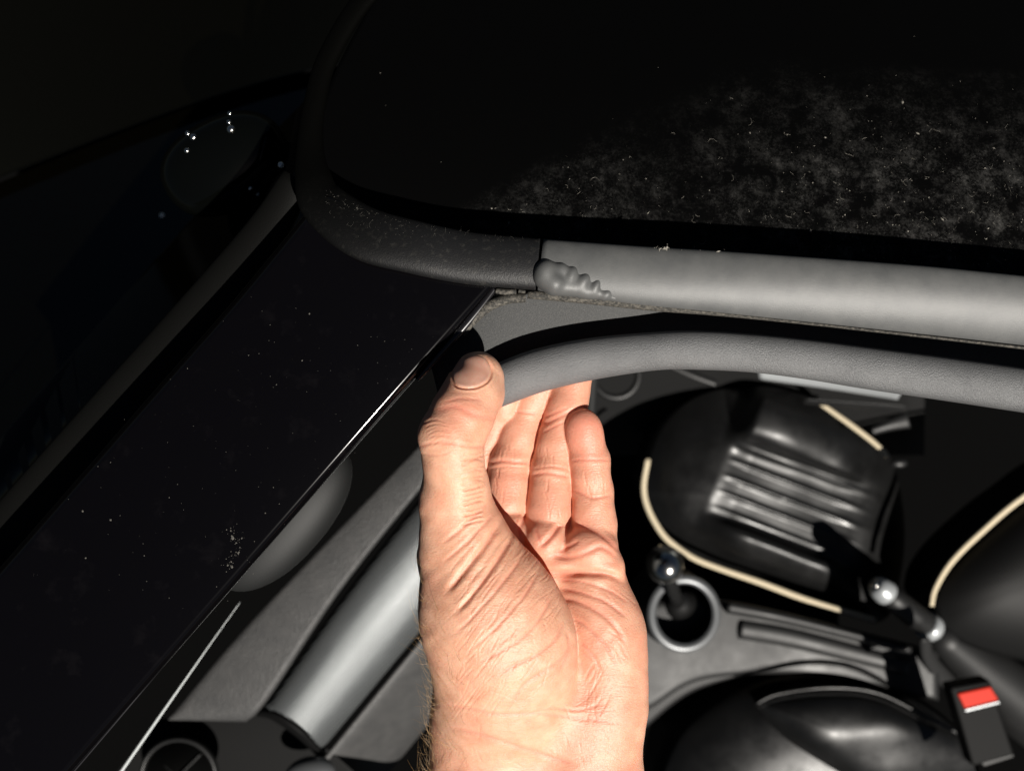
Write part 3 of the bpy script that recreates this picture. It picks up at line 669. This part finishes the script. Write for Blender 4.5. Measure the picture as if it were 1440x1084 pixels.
del fi, fm, fr, fp, th
gi = np.clip(np.round((V - palm.lo) / HH).astype(int), 0, np.array(D.shape) - 1); grp0 = G[gi[:, 0], gi[:, 1], gi[:, 2]]


def edges_of(F):
    E = np.sort(np.vstack([F[:, [0, 1]], F[:, [1, 2]], F[:, [2, 3]], F[:, [3, 0]]]), 1).astype(np.int64)
    key = E[:, 0] * (F.max() + 1) + E[:, 1]
    u, inv = np.unique(key, return_inverse=True); m = F.max() + 1
    return np.stack([u // m, u % m], 1), inv.reshape(4, -1).T
def scatter(idx, val, n): return np.stack([np.bincount(idx, val[:, k], n) for k in range(3)], 1)
for it in range(3):                       # light smoothing
    E, _ = edges_of(F) if it == 0 else (E, None); n_ = len(V)
    deg = np.bincount(E.ravel(), minlength=n_)
    V = .5 * V + .5 * (scatter(E[:, 0], V[E[:, 1]], n_) + scatter(E[:, 1], V[E[:, 0]], n_)) / np.maximum(deg, 1)[:, None]
def catmull(V, F, g):
    E, fe = edges_of(F); n = len(V); ne = len(E); fc = V[F].mean(1)
    ef = scatter(fe.ravel(), np.repeat(fc, 4, 0), ne); ec = np.maximum(np.bincount(fe.ravel(), minlength=ne), 1)[:, None]
    mid = V[E].mean(1); ep = .5 * mid + .5 * ef / ec
    val = np.maximum(np.bincount(F.ravel(), minlength=n), 1)[:, None]
    Q = scatter(F.ravel(), np.repeat(fc, 4, 0), n) / val
    de = np.maximum(np.bincount(E.ravel(), minlength=n), 1)[:, None]
    R = (scatter(E[:, 0], mid, n) + scatter(E[:, 1], mid, n)) / de
    Vn = np.where(val >= 3, (Q + 2 * R + (val - 3) * V) / val, V)
    a = n + fe; c = (n + ne + np.arange(len(F)))[:, None].repeat(4, 1)
    F2 = np.stack([F, a, c, np.roll(a, 1, 1)], 2).reshape(-1, 4)
    return np.vstack([Vn, ep, fc]), F2, np.r_[g, g[E[:, 0]], g[F[:, 0]]]
V, F, grp = catmull(V, F, grp0); nv = len(V); grp = grp.astype(int)
a_ = V[F[:, 2]] - V[F[:, 0]]; b_ = V[F[:, 3]] - V[F[:, 1]]; fn = np.cross(a_, b_)
Nn = scatter(F.ravel(), np.repeat(fn, 4, 0), nv); Nn /= np.linalg.norm(Nn, axis=1)[:, None] + 1e-9
kz = (FPX - V[:, 2]) / FPX; qx = V[:, 0] / kz + 720; qy = 542 - V[:, 1] / kz        # where each point is seen
disp = np.zeros(nv); red = np.zeros(nv)
face = np.clip(Nn[:, 2] * 3 + .6, 0, 1)
FR = {g: np.where((grp == g) & (face > 0))[0] for g in range(6)}
def crease(pts, depth, w, groups, lip=.22, redn=.5, n=40):
    p = spline(pts, n)[:, :2]
    lo, hi = p.min(0) - 6 * w - 4, p.max(0) + 6 * w + 4
    sel = np.concatenate([FR[g] for g in groups]); x_, y_ = qx[sel], qy[sel]
    sel = sel[(x_ > lo[0]) & (x_ < hi[0]) & (y_ > lo[1]) & (y_ < hi[1])]
    if len(sel) == 0: return
    q = np.stack([qx[sel], qy[sel]], 1); best = np.full(len(sel), 1e9); tt = np.zeros(len(sel))
    for i in range(len(p) - 1):
        a, b = p[i], p[i + 1]; d = b - a; t = np.clip(((q - a) @ d) / (d @ d + 1e-9), 0, 1)
        e = np.linalg.norm(q - a - t[:, None] * d, axis=1); m = e < best; best[m] = e[m]; tt[m] = (i + t[m]) / (len(p) - 1)
    fade = np.clip(np.minimum(tt, 1 - tt) * 7 + .15, 0, 1)
    g = np.exp(-(best / w) ** 2); l = np.exp(-((best - 2.1 * w) / (1.2 * w)) ** 2)
    disp[sel] += face[sel] * fade * depth * (-g + lip * l); red[sel] = np.maximum(red[sel], redn * g * fade)
T = [1]; PL = [0]
# --- ball of the thumb
crease([(702, 733), (695, 748), (673, 778), (640, 818), (628, 832)], 3.43, 4.40, T)
crease([(721, 748), (715, 764), (694, 796), (664, 836), (640, 862)], 2.50, 3.52, T)
crease([(686, 706), (672, 720), (650, 742), (622, 764)], 1.03, 2.86, T)
crease([(694, 722), (676, 742), (650, 768), (624, 790)], 0.94, 2.64, T)
crease([(741, 772), (722, 800), (696, 832), (664, 868), (640, 890)], 0.86, 2.64, T)
crease([(759, 800), (742, 830), (716, 862), (690, 890), (660, 915)], 0.77, 2.42, T)
crease([(776, 838), (760, 868), (735, 895), (700, 918), (675, 930)], 0.86, 2.64, T)
crease([(792, 872), (780, 900), (752, 922), (722, 936), (700, 950)], 0.86, 2.64, T)
crease([(800, 905), (790, 925), (765, 944), (740, 960), (720, 985)], 0.94, 2.86, T)
crease([(797, 886), (801, 905), (795, 928), (786, 942)], 1.29, 2.86, [0, 1])
for i in range(150):
    x0 = rng.uniform(655, 795); y0 = rng.uniform(740, 975); ln = rng.uniform(18, 60); a = math.radians(rng.normal(127, 5)); b = rng.normal(0, 3)
    if i % 6 == 0: a = math.radians(rng.normal(104, 9)); ln *= .5
    dx, dy = math.cos(a) * ln, math.sin(a) * ln
    crease([(x0, y0), (x0 + dx * .5 + b, y0 + dy * .5), (x0 + dx, y0 + dy)], rng.uniform(.12, .42), rng.uniform(1.0, 1.6), T, .2, .06, 12)
# --- thumb joints
crease([(589, 628), (612, 622), (640, 624), (662, 628), (684, 627)], 0.94, 2.64, T)
crease([(590, 638), (615, 640), (636, 634)], 0.43, 1.98, T, .3, .2)
for k in range(7): crease([(594 + k * 2, 596 + k * 5), (610 + k * 2, 592 + k * 4.5 + rng.normal()), (628 + k * 2, 594 + k * 5)], 0.39, 1.65, T, .3, .15)
crease([(612, 578), (640, 572), (670, 584), (700, 590)], 0.60, 4.40, T, .2, .5)
crease([(624, 566), (648, 560), (676, 562)], 0.43, 2.20, T, .2, .4)
for k in range(14):
    y = 640 + k * 7; crease([(680 + rng.normal() * 2, y), (668, y + 3 + rng.normal() * 2), (655 - rng.uniform(0, 10), y + 8)], rng.uniform(.6, 1.5), 1.8, T, .3, .15)
# --- palm
crease([(750, 803), (785, 807), (825, 805), (858, 808), (876, 818)], 4.06, 4.62, PL)
crease([(771, 779), (800, 784), (826, 777), (843, 769), (858, 775), (868, 786)], 1.29, 3.52, PL)
crease([(790, 733), (779, 749), (768, 761), (760, 768)], 2.81, 3.52, PL)
crease([(814, 760), (796, 770), (778, 777)], 1.12, 2.86, PL)
crease([(740, 716), (737, 730), (730, 745), (733, 756)], 2.50, 3.52, PL)
crease([(728, 728), (724, 742)], 0.86, 2.42, PL); crease([(752, 742), (757, 756), (762, 770)], 0.77, 2.42, PL)
crease([(782, 843), (806, 844), (836, 857), (862, 877), (880, 905)], 1.29, 3.30, PL)
crease([(784, 826), (817, 833), (852, 846), (882, 868)], 1.03, 2.86, PL)
crease([(780, 815), (820, 818), (860, 832), (884, 848)], 0.69, 2.42, PL)
crease([(806, 868), (830, 884), (852, 908), (866, 935)], 0.77, 2.64, PL)
crease([(815, 900), (832, 918), (845, 940)], 0.60, 2.20, PL)
for i in range(44):
    x0 = rng.uniform(805, 870); y0 = rng.uniform(820, 1000); ln = rng.uniform(15, 45); a = math.radians(rng.normal(52, 18))
    if y0 > 930: a = math.radians(rng.normal(118, 14))
    crease([(x0, y0), (x0 + math.cos(a) * ln * .5 + rng.normal() * 2, y0 + math.sin(a) * ln * .5), (x0 + math.cos(a) * ln, y0 + math.sin(a) * ln)], rng.uniform(.1, .35), rng.uniform(1.2, 2.0), PL, .3, .12, 12)
# --- wrist
W2 = [0, 1]
crease([(622, 990), (660, 996), (700, 1004), (760, 1003), (820, 1010), (880, 1018)], 0.69, 2.86, W2)
crease([(630, 1022), (668, 1030), (706, 1042), (762, 1060), (810, 1075)], 0.86, 3.30, W2)
crease([(740, 1004), (775, 996), (815, 998), (850, 988)], 0.51, 2.20, W2)
for i in range(46):
    x0 = rng.uniform(630, 880); y0 = rng.uniform(960, 1090); ln = rng.uniform(15, 50); a = math.radians(rng.normal(8, 16))
    if i % 2: a = math.radians(rng.normal(70, 15)); ln *= .5
    crease([(x0, y0), (x0 + math.cos(a) * ln * .5, y0 + math.sin(a) * ln * .5 + rng.normal() * 2), (x0 + math.cos(a) * ln, y0 + math.sin(a) * ln)], rng.uniform(.1, .28), rng.uniform(1.2, 1.8), W2, .3, .1, 12)
# --- finger joints
crease([(684, 652), (705, 648), (726, 650), (746, 650)], 1.12, 2.86, [3]); crease([(686, 660), (710, 656), (742, 658)], 0.51, 1.98, [3], .3, .25)
crease([(712, 577), (735, 580), (758, 582)], 0.69, 2.20, [3])
crease([(746, 668), (770, 665), (803, 671)], 1.03, 2.64, [4]); crease([(748, 660), (776, 656), (800, 660)], 0.43, 1.98, [4], .3, .25)
crease([(760, 598), (778, 590), (800, 580), (815, 574)], 1.20, 2.86, [4]); crease([(762, 588), (780, 581), (800, 573)], 0.69, 2.20, [4]); crease([(764, 608), (778, 600), (792, 594)], 0.51, 1.98, [4])
crease([(803, 648), (825, 646), (858, 647)], 0.60, 1.98, [5]); crease([(806, 688), (818, 694), (832, 700), (845, 699), (860, 696)], 0.77, 2.20, [5])
crease([(804, 739), (824, 741), (850, 755), (872, 777)], 1.29, 3.30, [5, 0])
for f_, x0, x1, ys in ((3, 690, 745, (612, 705)), (4, 750, 803, (610, 720)), (5, 808, 860, (660, 735))):
    for i in range(16):
        x = rng.uniform(x0 + 4, x1 - 4); y = rng.uniform(*ys); crease([(x, y), (x + rng.normal() * 2, y + rng.uniform(8, 22))], rng.uniform(.2, .5), 1.3, [f_], .2, .08, 6)
# --- nail bed
NAIL = np.array([(648, 505), (666, 499), (682, 504), (690, 519), (686, 534), (672, 543), (655, 545), (641, 540), (637, 522)])
nl = spline([tuple(p) for p in NAIL] + [tuple(NAIL[0])], 60)
nc = NAIL.mean(0); crease([tuple(nc + (p - nc) * 1.06) for p in np.vstack([NAIL[2:], NAIL[:1]])], 1.5, 1.5, T, .5, .3, 60)
# general softness
nz = np.sin(qx * .11 + np.sin(qy * .07) * 2) * np.sin(qy * .09 + np.cos(qx * .05) * 2)
disp += nz * .45
V2 = V + Nn * disp[:, None]
# colour: fingertips and finger pads pinker
tip = np.exp(-(((qx - 818) / 40) ** 2 + ((qy - 600) / 50) ** 2)) * (grp == 5) + .8 * np.exp(-(((qx - 650) / 40) ** 2 + ((qy - 575) / 26) ** 2)) * (grp == 1)
red = np.clip(red + .55 * tip + .36 * np.isin(grp, (2, 3, 4, 5)) + .2 * (grp == 0) + .25 * np.exp(-((qy - 770) / 30) ** 2) * (grp == 0), 0, 1)
me2 = mesh_np('hand', to_world(V2), F)
ra = me2.attributes.new('redness', 'FLOAT', 'POINT'); ra.data.foreach_set('value', red.astype(np.float32))

def skin():
    m = bpy.data.materials.new('skin'); m.use_nodes = True
    nt = m.node_tree; N = nt.nodes; L = nt.links; b = N['Principled BSDF']
    tc = N.new('ShaderNodeTexCoord'); at = N.new('ShaderNodeAttribute'); at.attribute_name = 'redness'
    def noise(sc, det=5, ro=.6):
        t = N.new('ShaderNodeTexNoise'); t.inputs['Scale'].default_value = sc; t.inputs['Detail'].default_value = det; t.inputs['Roughness'].default_value = ro
        L.new(tc.outputs['Object'], t.inputs['Vector']); return t.outputs['Fac']
    r = N.new('ShaderNodeValToRGB'); e = r.color_ramp.elements
    e[0].position = .3; e[0].color = (.65, .32, .202, 1); e[1].position = .7; e[1].color = (.78, .45, .305, 1); L.new(noise(130, 6), r.inputs['Fac'])
    mx = N.new('ShaderNodeMix'); mx.data_type = 'RGBA'; bl = N.new('ShaderNodeMapRange'); bl.inputs[1].default_value = .45; bl.inputs[2].default_value = .75; bl.inputs[4].default_value = .45; L.new(noise(55, 7, .7), bl.inputs[0])
    ad = N.new('ShaderNodeMath'); ad.use_clamp = True; L.new(at.outputs['Fac'], ad.inputs[0]); L.new(bl.outputs[0], ad.inputs[1]); L.new(ad.outputs[0], mx.inputs['Factor']); L.new(r.outputs['Color'], mx.inputs[6]); mx.inputs[7].default_value = (.70, .28, .19, 1)
    L.new(mx.outputs[2], b.inputs['Base Color'])
    b.inputs['Roughness'].default_value = .42; b.inputs['Specular IOR Level'].default_value = .5
    b.inputs['Subsurface Weight'].default_value = .38; b.inputs['Subsurface Scale'].default_value = .0035; b.inputs['Subsurface Radius'].default_value = (1, .38, .22)
    v = N.new('ShaderNodeTexVoronoi'); v.feature = 'DISTANCE_TO_EDGE'; v.inputs['Scale'].default_value = 1100
    mp = N.new('ShaderNodeMapping'); mp.inputs['Rotation'].default_value[2] = math.radians(-38); mp.inputs['Scale'].default_value = (1, .55, 1)
    L.new(tc.outputs['Object'], mp.inputs['Vector']); L.new(mp.outputs['Vector'], v.inputs['Vector'])
    b1 = N.new('ShaderNodeBump'); b1.inputs['Strength'].default_value = .35; b1.inputs['Distance'].default_value = .00025; L.new(v.outputs['Distance'], b1.inputs['Height'])
    b2 = N.new('ShaderNodeBump'); b2.inputs['Strength'].default_value = .3; b2.inputs['Distance'].default_value = .0004
    L.new(noise(1300, 3), b2.inputs['Height']); L.new(b1.outputs['Normal'], b2.inputs['Normal']); L.new(b2.outputs['Normal'], b.inputs['Normal'])
    mp2 = N.new('ShaderNodeMapping'); mp2.inputs['Rotation'].default_value[2] = math.radians(-52); mp2.inputs['Scale'].default_value = (.16, 1, 1)
    L.new(tc.outputs['Object'], mp2.inputs['Vector'])
    t = N.new('ShaderNodeTexNoise'); t.inputs['Scale'].default_value = 1500; t.inputs['Detail'].default_value = 4; t.inputs['Roughness'].default_value = .65; L.new(mp2.outputs['Vector'], t.inputs['Vector'])
    b3 = N.new('ShaderNodeBump'); b3.inputs['Strength'].default_value = .4; b3.inputs['Distance'].default_value = .0006
    L.new(t.outputs['Fac'], b3.inputs['Height']); L.new(b2.outputs['Normal'], b3.inputs['Normal']); L.new(b3.outputs['Normal'], b.inputs['Normal'])
    return m
M['skin'] = skin()
M['nail'] = material('nail', (.66, .345, .25), .32, .45, var=(220, (.70, .40, .30), .4, .65)); 
nb = M['nail'].node_tree.nodes['Principled BSDF']; nb.inputs['Subsurface Weight'].default_value = .3; nb.inputs['Subsurface Scale'].default_value = .002
M['hair'] = material('arm_hair', (.42, .25, .10), .35, .6)
me2.materials.append(M['skin'])
person = empty('person', P(750, 1160, -70), 'bare left hand, palm to the viewer, pinching the loose seal', 'person')
hand = bpy.data.objects.new('hand', me2); col.objects.link(hand); adopt(hand, person)

# thumb nail, laid on the thumb
co = np.empty(nv * 3, np.float32); me2.vertices.foreach_get('co', co); co = co.reshape(-1, 3)
ql = np.empty(len(me2.loops), np.int32); me2.loops.foreach_get('vertex_index', ql); ql = ql.reshape(-1, 4)
ql = ql[(qy[ql] < 580).all(1) & (qx[ql] < 720).all(1) & (V2[ql, 2] > -30).all(1)]
bvh = BVHTree.FromPolygons(co.tolist(), ql.tolist())
eye = Vector((0, 0, CAM_Z))
def hit(x, y):
    d = (P(x, y, 0) - eye).normalized(); r = bvh.ray_cast(eye, d)
    if r[0] is None: r = bvh.find_nearest(P(x, y, 30))
    return r[0], r[1]
c0 = nl[:-1].mean(0); ns = len(nl) - 1; rings = [0.0, .25, .5, .7, .85, .95, 1.0]
nvz = []; rb = []
for k, r in enumerate(rings):
    for q in (nl[:-1] if k else nl[:1]):
        x, y = c0 + (q - c0) * r * .98
        p, n_ = hit(x, y)
        nvz.append(p + n_ * (.00010 * (1 - r ** 10) + .00002))
nf = [(0, 1 + j, 1 + (j + 1) % ns) for j in range(ns)]
for k in range(len(rings) - 2):
    for j in range(ns):
        a = 1 + k * ns + j; b_ = 1 + k * ns + (j + 1) % ns; nf.append((a, a + ns, b_ + ns, b_))
lo_ = 1 + (len(rings) - 2) * ns
for j in range(ns): nvz.append(nvz[lo_ + j] - Vector((0, 0, .0012)))
for j in range(ns): nf.append((lo_ + j, lo_ + ns + j, lo_ + ns + (j + 1) % ns, lo_ + (j + 1) % ns))
nail = newobj('thumb_nail', nvz, nf, M['nail'], person)

# hair along the outer side of the wrist
hv = []; hf = []
def hair(p, d, bend, ln, r=.00006):
    i = len(hv); m = 7; side = d.orthogonal().normalized(); up = d.cross(side)
    for q in range(m):
        t = q / (m - 1); c = p + d * (t * ln) + bend * (t * t * ln); rr = r * (1 - .8 * t)
        for a in (0, 2.09, 4.19): hv.append(c + (side * math.cos(a) + up * math.sin(a)) * rr)
    for q in range(m - 1):
        for a in range(3):
            b_ = (a + 1) % 3; hf.append((i + q * 3 + a, i + q * 3 + b_, i + q * 3 + 3 + b_, i + q * 3 + 3 + a))
wn_ = 0
cand = np.where((qy > 770) & (qy < 1120) & (qx < 668) & (Nn[:, 2] > -.12) & (Nn[:, 0] < .1))[0]
wt = np.clip((qy[cand] - 770) / 230, .06, 1) ** 1.1 * np.clip((660 - qx[cand]) / 60, 0, 1)
pick = rng.choice(cand, 300, p=wt / wt.sum(), replace=False)
for q in pick:
    n_ = Vector(Nn[q]); p = Vector(to_world(V2[q:q + 1])[0])
    dirv = Vector((-.25 + rng.normal() * .3, .65 + rng.normal() * .35, 0.1)); dirv = (dirv + n_ * rng.uniform(.3, .9)).normalized()
    hair(p, dirv, Vector((rng.normal() * .35 + .45, rng.uniform(-.1, .9), -.2)), rng.uniform(.004, .012) * (.6 + .6 * min(1, (qy[q] - 770) / 250)))
ho = newobj('arm_hair', hv, hf, M['hair'], person); ho['kind'] = 'stuff'
